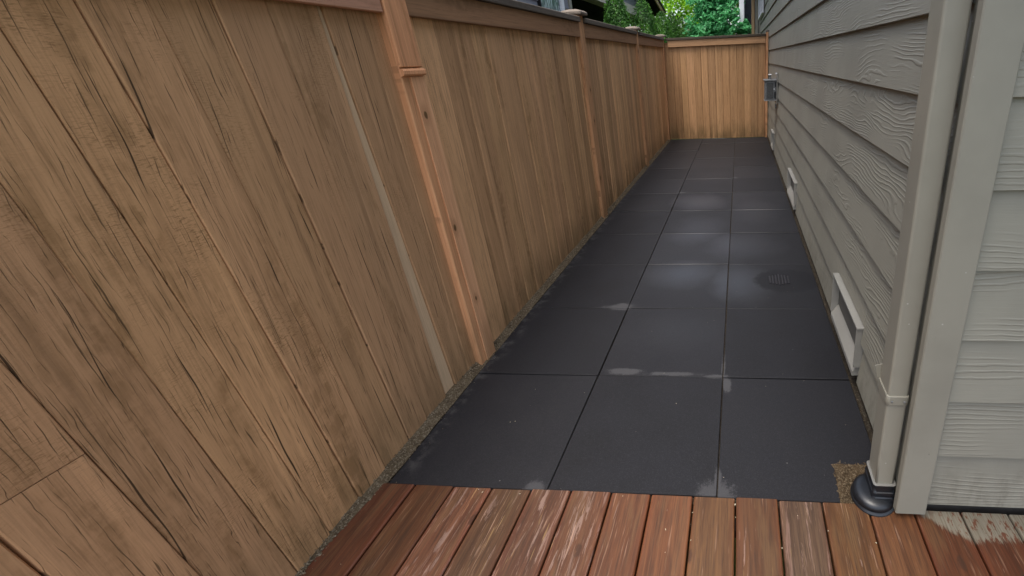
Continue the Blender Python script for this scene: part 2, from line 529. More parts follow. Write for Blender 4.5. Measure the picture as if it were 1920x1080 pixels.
def link(name, me, mat=None, parent=None, loc=(0, 0, 0), rot=None, color=None):
    o = bpy.data.objects.new(name, me)
    COL.objects.link(o)
    o.location = loc
    if rot: o.rotation_euler = rot
    if parent:
        o.parent = parent
        o.matrix_parent_inverse = Matrix.Translation(-Vector(parent_loc(parent)))
    if mat and me is not None and not me.materials: me.materials.append(mat)
    if color: o.color = color
    return o


def parent_loc(o):
    v = Vector((0, 0, 0))
    while o is not None:
        v += o.location + o.matrix_parent_inverse.translation
        o = o.parent
    return v


def empty(name, loc=(0, 0, 0)):
    o = bpy.data.objects.new(name, None)
    COL.objects.link(o)
    o.location = loc
    o.empty_display_size = .1
    return o


def mesh(name, verts, faces, smooth=False):
    me = bpy.data.meshes.new(name)
    me.from_pydata([tuple(v) for v in verts], [], faces)
    me.update()
    if smooth:
        for p in me.polygons: p.use_smooth = True
    return me


class MB:
    def __init__(s): s.v, s.f = [], []

    def box(s, x0, x1, y0, y1, z0, z1):
        b = len(s.v)
        s.v += [(x, y, z) for z in (z0, z1) for y in (y0, y1) for x in (x0, x1)]
        for q in ((0, 2, 3, 1), (4, 5, 7, 6), (0, 1, 5, 4), (2, 6, 7, 3), (0, 4, 6, 2), (1, 3, 7, 5)):
            s.f.append(tuple(b + i for i in q))
        return s

    def prism(s, prof, axis, a, b, capped=True):
        """extrude a closed profile; axis Z: prof (x,y); axis Y: prof (x,z); axis X: prof (y,z)"""
        k, n = len(s.v), len(prof)
        mk = {'Z': lambda p, t: (p[0], p[1], t), 'Y': lambda p, t: (p[0], t, p[1]), 'X': lambda p, t: (t, p[0], p[1])}[axis]
        s.v += [mk(p, a) for p in prof] + [mk(p, b) for p in prof]
        for i in range(n):
            j = (i + 1) % n
            s.f.append((k + i, k + j, k + n + j, k + n + i))
        if capped:
            s.f.append(tuple(k + i for i in reversed(range(n))))
            s.f.append(tuple(k + n + i for i in range(n)))
        return s

    def mesh(s, name, bevel=0., seg=1, smooth=False):
        me = mesh(name, s.v, s.f)
        bm = bmesh.new()
        bm.from_mesh(me)
        bmesh.ops.recalc_face_normals(bm, faces=bm.faces)
        if bevel:
            bmesh.ops.bevel(bm, geom=list(bm.edges), offset=bevel, segments=seg, affect='EDGES', profile=.6, clamp_overlap=True)
        bm.to_mesh(me)
        bm.free()
        if smooth:
            for p in me.polygons: p.use_smooth = True
        return me


def part_box(name, mat, parent, x0, x1, y0, y1, z0, z1, bevel=.003, color=None, seg=1):
    """a box part with its origin at the middle of its bottom"""
    c = ((x0 + x1) / 2, (y0 + y1) / 2, z0)
    me = MB().box(x0 - c[0], x1 - c[0], y0 - c[1], y1 - c[1], 0, z1 - z0).mesh(name, bevel, seg)
    return link(name, me, mat, parent, c, color=color)


# ------------------------------------------------------------------ ground
gm = MB().box(-300, 300, -300, 300, -.6, -.065).mesh('ground')
tag(link('ground', gm, M_lawn), kind='structure')
soil = MB().box(-1.30, .63, -.02, 7.3, -.06, -.013).mesh('path_bed')
tag(link('path_bed', soil, M_soil), kind='structure')

# ------------------------------------------------------------------ pavers
P = .61
path = tag(empty('paved_path', (-.3, 3.6, 0)), kind='structure')
YB = 7.232
xs = [(-1.226, -P), (-P, 0.), (0., .592)]
for r in range(12):
    for c, (x0, x1) in enumerate(xs):
        y0, y1 = r * P, min((r + 1) * P, YB)
        gx = .0019 + random.uniform(0, .0014)
        a, b, d, e = x0 + gx, x1 - gx, y0 + gx, y1 - gx
        if r == 0: d = .004
        dz = random.uniform(-.0026, .0026)
        cx_, cy_ = (a + b) / 2, (d + e) / 2
        if r == 0 and c == 2:
            poly = [(a, d), (.421, d), (.4275, .155), (b, .158), (b, e), (a, e)]
        else:
            j = lambda: random.uniform(-.0012, .0012)
            poly = [(a + j(), d + j()), (b + j(), d + j()), (b + j(), e + j()), (a + j(), e + j())]
        poly = [(x - cx_, y - cy_) for x, y in poly]
        me = MB().prism(poly, 'Z', -.045, 0).mesh('paver', .0022)
        link('paver', me, M_paver, path, (cx_, cy_, dz), (random.uniform(-.0016, .0016), random.uniform(-.0016, .0016), 0))

# ------------------------------------------------------------------ deck
deck = tag(empty('deck', (0, -1, 0)), kind='structure')
seams = [-1.262, -1.112, -.962, -.815, -.667, -.520, -.373, -.230, -.081, .065, .211, .357, .507, .650, .800, .947, 1.094, 1.241, 1.388, 1.535, 1.68, 1.83, 1.98, 2.13]
dc = [((.150, .052, .030), .12), ((.115, .045, .022), .22), ((.185, .075, .052), .62), ((.115, .058, .036), .55), ((.135, .058, .040), .60),
      ((.155, .062, .036), .72), ((.165, .062, .030), .35), ((.185, .070, .032), .30), ((.160, .078, .036), .35), ((.135, .058, .028), .42),
      ((.125, .078, .060), .56), ((.150, .068, .028), .45), ((.175, .072, .034), .42), ((.155, .052, .026), .30), ((.145, .046, .024), .28), ((.15, .05, .026), .3)]
for i in range(len(seams) - 1):
    a, b = seams[i] + .0025, seams[i + 1] - .0028
    yend = random.uniform(-.004, .003) if i < 10 else -.004
    if b > .36: yend = -.004
    if a > .36 and a < .5: yend = -.006
    if b > .58: yend = -.018
    w, L = b - a, 2.6
    ch = .005
    prof = [(-w / 2, -.03), (w / 2, -.03), (w / 2, -ch), (w / 2 - ch * .35, -ch * .3), (w / 2 - ch, 0), (-w / 2 + ch, 0), (-w / 2 + ch * .35, -ch * .3), (-w / 2, -ch)]
    me = MB().prism(prof, 'Y', -L, 0).mesh('deck_board')
    col, wear = dc[min(i, len(dc) - 1)]
    gm_ = (col[0] + col[1] + col[2]) / 3
    col = tuple(q * (.82 * c + .18 * m) for q, c, m in zip((.95, .80, .69), (col[0] * .92, col[1] * 1.05, col[2] * .92), (gm_ * 1.5, gm_ * .9, gm_ * .55)))
    wear = min(1, wear + .04)
    link('deck_board', me, M_deck, deck, ((a + b) / 2, yend, .004 + random.uniform(-.0015, .0015)),
         (0, random.uniform(-.003, .003), 0), color=(*col, wear))
joist = MB()
for y in (-.07, -.5, -.95, -1.4, -1.9): joist.box(-1.26, 2.1, y - .02, y + .02, -.065, -.029)
link('deck_joist', joist.mesh('deck_joist'), M_dark, deck, (0, 0, 0))

# ------------------------------------------------------------------ gravel strip, bark in the notch, crumbs
def scatter(name, pts, sizes, mat, label, cat, elong=1., flat=.7, parent=None):
    base = np.array([(1, 0, 0), (-1, 0, 0), (0, 1, 0), (0, -1, 0), (0, 0, 1), (0, 0, -1)], float)
    fc = [(0, 2, 4), (2, 1, 4), (1, 3, 4), (3, 0, 4), (2, 0, 5), (1, 2, 5), (3, 1, 5), (0, 3, 5)]
    rng = np.random.default_rng(5)
    V, Fc = [], []
    for (x, y, z), s in zip(pts, sizes):
        a = rng.uniform(0, math.tau)
        b = base * (1 + rng.uniform(-.3, .3, (6, 1)))
        b[:, 0] *= elong
        b[:, 2] *= flat
        t = rng.uniform(-.4, .4)
        b = b @ np.array([[math.cos(t), 0, math.sin(t)], [0, 1, 0], [-math.sin(t), 0, math.cos(t)]])
        b = b @ np.array([[math.cos(a), math.sin(a), 0], [-math.sin(a), math.cos(a), 0], [0, 0, 1]])
        k = len(V)
        V += [tuple(q) for q in b * s + np.array((x, y, z))]
        Fc += [tuple(k + i for i in q) for q in fc]
    o = link(name, mesh(name, V, Fc), mat, parent)
    return tag(o, label, cat, kind='stuff')


rng = np.random.default_rng(3)
gv = MB()
ys = np.linspace(-2.4, 7.3, 160)
vs, fs = [], []


def gz(x, e):
    """height of the grit that is heaped against the fence"""
    t = min(1, max(0, (e - x) / .04))
    return -.004 + .034 * t


for i, y in enumerate(ys):
    e = -1.226 if y > .004 else max(-1.258, -1.228 + .06 * y)
    for q, t in enumerate((0, .3, .65, 1)):
        x = -1.32 + t * (e - .001 + 1.32)
        vs.append((x, y, gz(x, e) + rng.uniform(-.003, .003)))
for i in range(len(ys) - 1):
    for q in range(3):
        a = i * 4 + q
        fs.append((a, a + 1, a + 5, a + 4))
tag(link('grit_bed', mesh('grit_bed', vs, fs), M_grit), kind='structure')
pts, sz = [], []
for i in range(5200):
    y = -1.0 + 8.2 * rng.random() ** 1.7
    e = -1.226 if y > .004 else max(-1.255, -1.226 + .06 * y)
    x = rng.uniform(-1.266, e)
    pts.append((x, y, gz(x, e) + rng.uniform(-.001, .004)))
    sz.append(rng.uniform(.0014, .0042) * (1.5 if rng.random() < .08 else 1))
for i in range(260):   # a few crumbs that lie on the slabs and the first boards
    y = rng.uniform(-.7, 4)
    pts.append((rng.normal(-1.215 if y > 0 else -1.24, .018), y, .003 if y > 0 else .006))
    sz.append(rng.uniform(.0008, .0022))
for i in range(700):
    y = rng.uniform(.16, 7)
    pts.append((rng.uniform(.594, .604), y, rng.uniform(-.03, -.012)))
    sz.append(rng.uniform(.001, .003))
scatter('gravel', pts, sz, M_stone, 'pale grey gravel strip between the long fence and the dark pavers', 'gravel')
pts, sz = [], []
for i in range(1500):
    pts.append((rng.uniform(.42, .60), rng.uniform(.0, .16), -.010 + rng.uniform(0, .012)))
    sz.append(rng.uniform(.0012, .0028))
scatter('bark_mulch', pts, sz, M_mulch, 'brown shredded bark in the cut paver corner beside the downspout', 'mulch', elong=3.2, flat=.6)
nb = MB().box(.418, .60, -.001, .165, -.05, -.005).mesh('mulch_bed')
tag(link('mulch_bed', nb, M_mulch), kind='structure')
pts, sz = [], []
for (x, y) in ((-.16, -.12), (-.078, -.06), (-.08, -.10), (.064, -.025), (.066, -.07), (.21, -.16), (-.075, -.15), (.36, -.1), (-.84, -.02), (-.86, -.01), (-.15, -.19), (.5, -.13), (.27, -.055), (-.9, .30), (-.88, .305), (.2, .55), (-.2, .43), (-.7, -.02)):
    pts.append((x, y, .006)); sz.append(rng.uniform(.0010, .0022))
for i in range(25):
    pts.append((rng.uniform(-1.2, .55), rng.uniform(-.35, 1.6), .007)); sz.append(rng.uniform(.0006, .0013))
M_chip = plain('pale chips', (.55, .47, .34), .8)
scatter('crumbs', pts, sz, M_chip, 'tiny pale chips scattered on the deck boards and pavers', 'chips', elong=1.6)

# ------------------------------------------------------------------ fences
def shade(lo=.82, hi=1.14):
    k = random.uniform(lo, hi)
    return (k * random.uniform(.99, 1.02), k, k * random.uniform(.97, 1.02), 1)


def board_mesh(w_top, w_bot, lean, h, seed, thick=.018, lip=True):
    """a fence board seen from +x: front face at x=0, centre of its bottom at the origin, leaning by lean at the top"""
    rg = random.Random(seed)
    nz = 10
    v, f = [], []
    ph = [rg.uniform(0, 6.28) for _ in range(6)]
    amp = rg.uniform(.0004, .0013)
    for i in range(nz + 1):
        t = i / nz
        z = h * t
        w = w_bot + (w_top - w_bot) * t
        c = lean * t
        jl = amp * math.sin(ph[0] + 5 * t) + amp * .5 * math.sin(ph[1] + 13 * t)
        jr = amp * math.sin(ph[2] + 6 * t) + amp * .5 * math.sin(ph[3] + 12 * t)
        bx = .0012 * math.sin(ph[4] + 4 * t)
        yl, yr = c - w / 2 + jl, c + w / 2 + jr
        ch = .0025
        v += [(-thick, yl, z), (bx - ch, yl, z), (bx, yl + ch, z), (bx + .0008 * math.sin(ph[5]), c, z), (bx, yr - ch, z), (bx - ch, yr, z), (-thick, yr, z)]
    for i in range(nz):
        for q in range(7):
            a, b = i * 7 + q, i * 7 + (q + 1) % 7
            f.append((a, a + 7, b + 7, b))
    f.append(tuple(range(7)))
    f.append(tuple(reversed(range(nz * 7, nz * 7 + 7))))
    if lip:  # hidden back lip added to keep light out of the gaps
        k = len(v)
        for z, w, c in ((0, w_bot, 0), (h, w_top, lean)):
            for x in (-thick - .011, -thick - .0015):
                for y in (c + w / 2 - .02, c + w / 2 + .016): v.append((x, y, z))
        for q in ((0, 1, 3, 2), (4, 6, 7, 5), (0, 4, 5, 1), (2, 3, 7, 6), (1, 5, 7, 3), (0, 2, 6, 4)): f.append(tuple(k + i for i in q))
    me = mesh('board', v, f)
    bm = bmesh.new(); bm.from_mesh(me)
    bmesh.ops.recalc_face_normals(bm, faces=bm.faces)
    bm.to_mesh(me); bm.free()
    return me


XF, ZT = -1.264, 1.735
fence = tag(empty('wooden_fence', (XF, 3.0, 0)), 'long brown cedar board fence with posts running beside the paved path', 'fence')
near = [(-1.92, -1.83), (-1.78, -1.69), (-1.64, -1.55), (-1.50, -1.41), (-1.37, -1.27), (-1.23, -1.13), (-1.09, -.99), (-.95, -.85), (-.82, -.715), (-.69, -.585), (-.55, -.445),
        (-.41, -.305), (-.285, -.19), (-.16, -.07), (-.036, .05), (.103, .180), (.246, .290), (.417, .425), (.431, .497), (.60, .60)]
zb = .006
JOINT = {9: .712}
for i in range(len(near) - 1):
    (t0, b0), (t1, b1) = near[i], near[i + 1]
    gap = random.choice((.0018, .0024, .003, .004))
    pale = i == 17
    xo = -.008 if pale else random.uniform(-.003, .003)
    if i == 14: gap = .0035
    wt, wb = (t1 - t0) - gap, (b1 - b0) - gap
    cb, ctop = (b0 + b1) / 2, (t0 + t1) / 2
    lean = ctop - cb
    mat = M_pale if pale else (M_fence_old if i < 14 else M_fence)
    k = shade(.86, 1.1)
    if i in JOINT:
        zj = JOINT[i]
        f_ = (zj - zb) / (ZT - zb)
        wm_ = wb + (wt - wb) * f_
        link('board', board_mesh(wm_, wb, lean * f_, zj - zb - .0012, i), mat, fence, (XF + xo, cb, zb), color=k)
        link('board', board_mesh(wt, wm_, lean * (1 - f_), ZT - zj - .0012, i + 50), mat, fence, (XF + xo + .001, cb + lean * f_, zj + .0012),
             color=tuple(x * .97 for x in k[:3]) + (1,))
    else:
        link('board', board_mesh(wt, wb, lean, ZT - zb, i), mat, fence, (XF + xo, cb, zb), color=k)
# panels beyond the first post
POSTS = [.725, 2.90, 5.06, 7.19]
HW = .062


def run_boards(ya, yb, first=None):
    y = ya
    q = list(first or [])
    while y < yb - .02:
        y1 = q.pop(0) if q else y + random.uniform(.132, .146)
        if y1 > yb - .06: y1 = yb
        gap = random.choice((.001, .0014, .002, .0028))
        w = y1 - y - gap
        link('board', board_mesh(w, w, random.uniform(-.004, .004), ZT - zb, int(y * 1000) + 5000), M_fence_far, fence,
             (XF + random.uniform(-.0025, .0025), (y + y1) / 2, zb + random.uniform(0, .006)), color=shade(.74, 1.14))
        y = y1


run_boards(.60, .98, [.79, .97])
run_boards(.97, 2.90, [1.125, 1.265, 1.40, 1.54])
run_boards(2.90, 5.06)
run_boards(5.06, 7.24)


def post(y, mat, sleeve=False, xfront=-1.236, top=1.80):
    o = part_box('post', mat, fence, XF - .07, xfront, y - HW, y + HW, -.02, top, .004)
    if sleeve:
        part_box('post_sleeve', M_post, fence, xfront + .001, xfront + .013, y - HW - .002, y + HW - .002, 1.435, top, .003, color=(1.02, .98, .98, 1))
        # little stepped moulding that finishes the sleeve
        m = MB().prism([(0, 0), (.013, .003), (.018, .009), (.018, .022), (.013, .030), (0, .030)], 'Y', -HW - .006, HW + .002).mesh('moulding')
        link('moulding', m, M_post, fence, (xfront + .001, y, 1.400), color=(1.05, 1.0, 1., 1))
        part_box('post_batten', M_batten, fence, xfront + .0005, xfront + .006, y - HW + .045, y + HW - .001, .0, 1.398, .0015, color=(.98, .98, 1.0, 1))
    return o


post(POSTS[0], M_post, True)
for y in POSTS[1:]: post(y, M_post2)
part_box('post', M_post2, fence, XF - .07, -1.236, -1.5 - HW, -1.5 + HW, -.02, 1.80, .004)
# stepped batten seen half-way up the third post
part_box('post_sleeve', M_post2, fence, -1.2355, -1.228, POSTS[2] - HW, POSTS[2] + HW - .03, 1.12, 1.79, .002)


def postcap(parent, x, y, z, s=.082):
    prof = [(s, 0), (s + .004, .008), (s + .004, .022), (s - .012, .034), (s - .05, .044)]
    v, f = [], []
    for rr, zz in prof:
        v += [(-rr, -rr, zz), (rr, -rr, zz), (rr, rr, zz), (-rr, rr, zz)]
    for i in range(len(prof) - 1):
        for q in range(4):
            a, b = i * 4 + q, i * 4 + (q + 1) % 4
            f.append((a, b, b + 4, a + 4))
    f.append((3, 2, 1, 0))
    k = (len(prof) - 1) * 4
    f.append((k, k + 1, k + 2, k + 3))
    me = mesh('post_cap', v, f)
    return link('post_cap', me, M_postcap, parent, (x, y, z), color=shade(.85, 1.15))


for y in POSTS + [-1.5]: postcap(fence, XF - .02, y, 1.80)
ends = [-2.6, -1.5] + POSTS
for i in range(len(ends) - 1):
    a, b = ends[i], ends[i + 1]
    a2, b2 = a + HW + .001, b - HW - .001
    if i == 0: a2 = a
    if i == 1: kc = (1.45, 1.4, 1.7, 1)
    else: kc = shade(.92, 1.08)
    part_box('top_rail', M_rail, fence, XF + .004, -1.233 + (.006 if i == 1 else 0), a2, b2 - (.008 if i == 1 else 0), 1.628, 1.742, .003, color=kc)
    part_box('cap_rail', M_cap, fence, XF - .075, -1.214, a2, b2, 1.743, 1.784, .004, color=shade(.9, 1.1))
    part_box('back_rail', M_rail, fence, XF - .075, XF - .031, a2, b2, .35, .44, .003)
    part_box('back_rail', M_rail, fence, XF - .075, XF - .031, a2, b2, 1.2, 1.29, .003)

# the fence across the far end
efence = tag(empty('end_fence', (-.3, YB, 0)), 'short orange brown cedar fence closing off the far end of the path', 'fence')
YE = 7.236
x = -1.238
j = 0
while x < .55:
    w = random.uniform(.118, .142)
    x1 = min(x + w, .553)
    if .553 - x1 < .05: x1 = .553
    gap = random.choice((.0015, .002, .004, .007))
    me = board_mesh(x1 - x - gap, x1 - x - gap, random.uniform(-.003, .003), 1.70, 900 + j)
    # boards face -y: turn the +x front towards the camera side
    k = shade(.80, 1.2)
    link('board', me, M_fence_end, efence, ((x + x1) / 2, YE + random.uniform(-.002, .002), .004), (0, 0, -math.pi / 2), color=k)
    x = x1
    j += 1
part_box('post', M_post2, efence, .556, .598, YE - .035, YE + .06, -.02, 1.80, .004, color=(1.15, 1.1, 1.1, 1))
part_box('post_cap', M_postcap, efence, .55, .601, YE - .045, YE + .07, 1.80, 1.835, .006)
part_box('top_rail', M_rail_x, efence, -1.173, .552, YE - .034, YE - .004, 1.628, 1.738, .003, color=(1.15, 1.05, .95, 1))
part_box('cap_rail', M_cap_x, efence, -1.2, .552, YE - .05, YE + .07, 1.739, 1.778, .004)

# ------------------------------------------------------------------ the grey house on the right
house = tag(empty('house', (2.5, 5, 0)), 'grey house with embossed lap siding and corner board along the path', 'house')
XW = .603                       # proud lower edge of the side wall's planks
PITCH, Z0 = .2105, .034
YEND = 10.95
core = MB().box(.633, 8.0, .004, YEND - .03, -.05, 3.1).mesh('wall_core')
link('wall_core', core, M_core, house, (0, 0, 0))
part_box('foundation', M_core, house, .632, 8.0, .004, YEND - .04, -.06, .03, 0)  # dark colour paints in the shadow gap under the siding


def plank(axis, a, b, z, mat, outer, name='siding_plank', sign=1, parent=None, pitch=PITCH, lo=0.):
    """lap plank from a to b along an axis; outer = coordinate of its proud lower edge, wall inward is +sign"""
    t = .0145
    e = .0225 * lo / (pitch + .028)
    prof = [(e, lo), (t + e, lo), (.006 + .0225, pitch + .028), (.0225, pitch + .028)]
    prof = [(p * sign, q) for p, q in prof]
    c = (a + b) / 2
    me = MB().prism(prof, axis, a - c, b - c).mesh(name, .0012)
    loc = (outer, c, z) if axis == 'Y' else (c, outer, z)
    return link(name, me, mat, parent or house, loc)


VENTS = ((.565, 1.055), (2.86, 3.44), (5.66, 6.05))
nc = int((3.08 - Z0) / PITCH)
for k in range(nc):
    z = Z0 + k * PITCH
    # side wall, butt joints staggered far down the wall
    cuts = [.028] + sorted(random.uniform(lo, hi) for lo, hi in ((3.6, 5.0), (7.3, 8.6))) + [YEND]
    if k < 2:
        cuts = [.028]
        for y0, y1 in VENTS: cuts += [y0 - .011, y1 + .011]
        cuts.append(YEND)
        for q in range(0, len(cuts), 2): plank('Y', cuts[q] + .0005, cuts[q + 1] - .0005, z, M_siding, XW)
        for q in range(1, len(cuts) - 1, 2):
            if k: plank('Y', cuts[q] + .0005, cuts[q + 1] - .0005, z, M_siding, XW, lo=.084)
    else:
        for a, b in zip(cuts, cuts[1:]):
            plank('Y', a + .0008, b - .0008, z, M_siding, XW)
    # front wall
    cuts = [.668, random.uniform(3.0, 4.0), 6.6]
    for a, b in zip(cuts, cuts[1:]):
        plank('X', a + .0008, b - .0008, z + .016, M_siding_x, -.030)
part_box('corner_board', M_trim, house, .580, .673, -.052, -.024, .030, 3.06, .003)
part_box('corner_board', M_trim, house, .598, .618, -.0235, .027, .016, 3.06, .002)
part_box('corner_board', M_trim, house, .588, .61, YEND + .001, YEND + .09, .0, 3.06, .003)
part_box('corner_board', M_trim, house, .610, .70, YEND + .001, YEND + .03, .0, 3.06, .003)
# rear downspout and post seen beyond the end of the wall
part_box('rear_downspout', M_down, house, .50, .575, YEND + .02, YEND + .08, .05, 3.02, .012, seg=2)
part_box('rear_post', M_tan, house, .41, .485, YEND + .15, YEND + .25, .0, 3.02, .006, color=(.7, .8, .9, 1))
# eaves, gutter and roof out of view; front overhang deepened to shade the front wall
part_box('shading_soffit', M_trim, house, .32, 8.0, -1.3, YEND + .4, 3.12, 3.15, 0)
part_box('gutter', M_gutter, house, .21, .32, -1.3, YEND + .4, 3.06, 3.18, .01)
rf = MB().prism([(.24, 3.19), (4.4, 5.2), (8.6, 3.19)], 'Y', -1.35, YEND + .45).mesh('roof')
link('roof', rf, M_roof, house)
# side window beyond the end fence
wx = XW - .02
wi = empty('side_window', (wx, 9.7, 2.3))
wi.parent = house
wi.matrix_parent_inverse = Matrix.Translation(-house.location)
WY0, WY1, WZ0, WZ1 = 8.78, 10.6, 2.28, 2.98
part_box('pane', M_glass, wi, wx - .004, wx + .004, WY0 + .06, WY1 - .06, WZ0 + .06, WZ1 - .06, 0)
for nm, a, b, c, d in (('frame', WY0, WY0 + .08, WZ0, WZ1), ('frame', WY1 - .08, WY1, WZ0, WZ1), ('frame', WY0 + .08, WY1 - .08, WZ1 - .08, WZ1), ('sill', WY0 - .02, WY1 + .02, WZ0 - .05, WZ0), ('mullion', 9.65, 9.71, WZ0, WZ1 - .08)):
    part_box(nm, M_white, wi, wx - .03, wx + .012, a, b, c, d, .004)

# foundation vents set into the lower planks
for vi, (y0, y1) in enumerate(VENTS):
    ve = empty('foundation_vent', (XW, (y0 + y1) / 2, .1))
    ve.parent = house
    ve.matrix_parent_inverse = Matrix.Translation(-house.location)
    z0, z1 = .082, .312
    xo, xi = XW - .021, XW + .0185
    part_box('vent_back', M_ventback, ve, XW + .019, XW + .0245, y0, y1, z0 - .03, z1, 0)  # shallow back panel, recess shade put into its darker colour
    part_box('vent_head', M_vent, ve, xo, xi, y0 - .012, y1 + .012, z1, z1 + .010, .0015)
    part_box('vent_side', M_vent, ve, xo + .001, xi, y0 - .008, y0, z0 + .03, z1, .001)
    part_box('vent_side', M_vent, ve, xo + .001, xi, y1, y1 + .008, z0 + .01, z1, .001)
    s = MB().prism([(xo + .002 - XW, -.018), (xi - XW, .035), (xi - XW, -.04), (xo + .002 - XW, -.042)], 'Y', y0 + .001 - (y0 + y1) / 2, y1 - .001 - (y0 + y1) / 2).mesh('vent_sill', .001)
    link('vent_sill', s, M_vent, ve, (XW, (y0 + y1) / 2, z0 + .02))

# downspout on the corner
def tube_rect(name, hx, hy, r, path_pts, mat, parent, wall=0):
    """rounded rectangular tube swept straight through sections (x, y, z, scale)"""
    prof = []
    for cx_, cy_, a0 in ((hx - r, hy - r, 0), (-hx + r, hy - r, 90), (-hx + r, -hy + r, 180), (hx - r, -hy + r, 270)):
        for q in range(4):
            a = math.radians(a0 + q * 30)
            prof.append((cx_ + r * math.cos(a), cy_ + r * math.sin(a)))
    n = len(prof)
    v, f = [], []
    for (x, y, z, s) in path_pts: v += [(x + p[0] * s, y + p[1] * s, z) for p in prof]
    for i in range(len(path_pts) - 1):
        for q in range(n):
            a, b = i * n + q, i * n + (q + 1) % n
            f.append((a, b, b + n, a + n))
    f.append(tuple(reversed(range(n))))
    f.append(tuple(range(len(v) - n, len(v))))
    me = mesh(name, v, f)
    for i, p in enumerate(me.polygons):
        p.use_smooth = i < len(f) - 2 and (i % n) % 4 != 3
    o = link(name, me, mat, parent)
    return o


DX, DY = .5535, .0385
rg = random.Random(2)
ds = tube_rect('downspout', .0295, .040, .007, [(DX + rg.uniform(-.0006, .0006), DY + rg.uniform(-.0006, .0006), z, 1) for z in np.linspace(.075, 3.05, 26)], M_down, house)
bv = tube_rect('strap', .0325, .043, .010, [(DX, DY, .430, 1), (DX, DY, .432, 1.03), (DX, DY, .462, 1.03), (DX, DY, .464, 1)], M_down, ds)
for q in (-.018, .018):
    part_box('screw', M_boxmetal, ds, DX + q - .003, DX + q + .003, DY - .0485, DY - .0448, .444, .450, .001)
tab = MB().box(-.003, .05, -.001, .001, 0, .05).mesh('strap_tab')
link('strap_tab', tab, M_down, ds, (DX - .034, DY + .041, .462), (0, -.25, 0))

# black drain boot
boot = tag(empty('drain_boot', (.535, .01, 0)), 'glossy black plastic drain boot under the corner downspout', 'drain boot')
prof = [(.084, -.03), (.084, .0), (.090, .001), (.092, .006), (.090, .012), (.084, .014), (.083, .024), (.085, .026), (.085, .034), (.082, .040), (.076, .046), (.066, .051), (.05, .055), (.02, .057)]
v, f, n = [], [], 40
for r_, z in prof:
    for q in range(n):
        a = math.tau * q / n
        v.append((r_ * math.cos(a), r_ * math.sin(a), z))
for i in range(len(prof) - 1):
    for q in range(n):
        a, b = i * n + q, i * n + (q + 1) % n
        f.append((a, b, b + n, a + n))
link('round_base', mesh('round_base', v, f, True), M_black, boot, (.533, .026, .0)).scale = (.80, .80, .8)
v, f = [], []
sock = tube_rect('square_socket', .035, .046, .010, [(DX, DY, -.01, 1.12), (DX, DY, .045, 1.12), (DX, DY, .048, 1.06), (DX, DY, .058, 1.06), (DX, DY, .060, 1.10), (DX, DY, .068, 1.10), (DX, DY, .070, 1.02), (DX, DY, .092, 1.02), (DX, DY, .094, 1.05), (DX, DY, .098, 1.05)], M_black, boot)
g = G('pale worn rim'); g.set(color=(.20, .195, .18), rough=.5); M_rim = g.m
tube_rect('rim', .035, .046, .010, [(DX, DY, .0985, 1.05), (DX, DY, .1, 1.05), (DX, DY, .1, .98)], M_rim, boot)

# electrical box on the side wall
ub = tag(empty('utility_box', (.52, 5.33, .98)), 'small grey metal utility box mounted on the house wall near the end fence', 'utility box')
part_box('mounting_plate', M_gutter, ub, .592, .6035, 5.13, 5.47, .80, 1.20, .002)
part_box('box_body', M_boxmetal, ub, .436, .5915, 5.20, 5.44, .85, 1.095, .004)
part_box('box_lid', M_boxmetal, ub, .424, .592, 5.18, 5.45, 1.096, 1.118, .004, color=(1.4, 1.4, 1.4, 1))
part_box('box_base', M_boxmetal, ub, .43, .592, 5.19, 5.445, .838, .849, .003)
part_box('access_panel', M_boxdark, ub, .458, .55, 5.192, 5.1995, .872, 1.075, .002)
part_box('side_slot', M_black, ub, .562, .584, 5.194, 5.1995, .87, .96, .001)
part_box('side_slot', M_black, ub, .568, .584, 5.194, 5.1995, 1.02, 1.085, .001)
part_box('latch', M_white, ub, .552, .570, 5.190, 5.1938, .985, 1.002, .001)
part_box('conduit', M_boxmetal, ub, .50, .525, 5.31, 5.335, 1.1185, 1.17, .008, seg=2)
part_box('conduit_cap', M_white, ub, .485, .535, 5.30, 5.345, 1.1705, 1.183, .004)
part_box('bracket', M_white, ub, .572, .5915, 5.15, 5.18, 1.185, 1.2, .002)
part_box('conduit', M_boxdark, ub, .574, .592, 5.17, 5.19, .74, .80, .003)

# small slotted drain cover on the third slab of the right column
dr = tag(empty('drain_cover', (.35, 1.585, 0)), 'small dark slotted drain cover in the damp paver near the wall', 'drain cover')
for q in range(7):
    yy = .285 + q * .0205
    v = MB().prism([(-.006, 0), (.006, 0), (.003, .004), (-.003, .004)], 'Y', -.075 + .008 * abs(q - 3), .075 - .008 * abs(q - 3)).mesh('bar')
    link('bar', v, plain('drain bar', (.03, .029, .034), .45, .5) if q == 0 else bpy.data.materials['drain bar'], dr, (yy, 1.585, .0025))

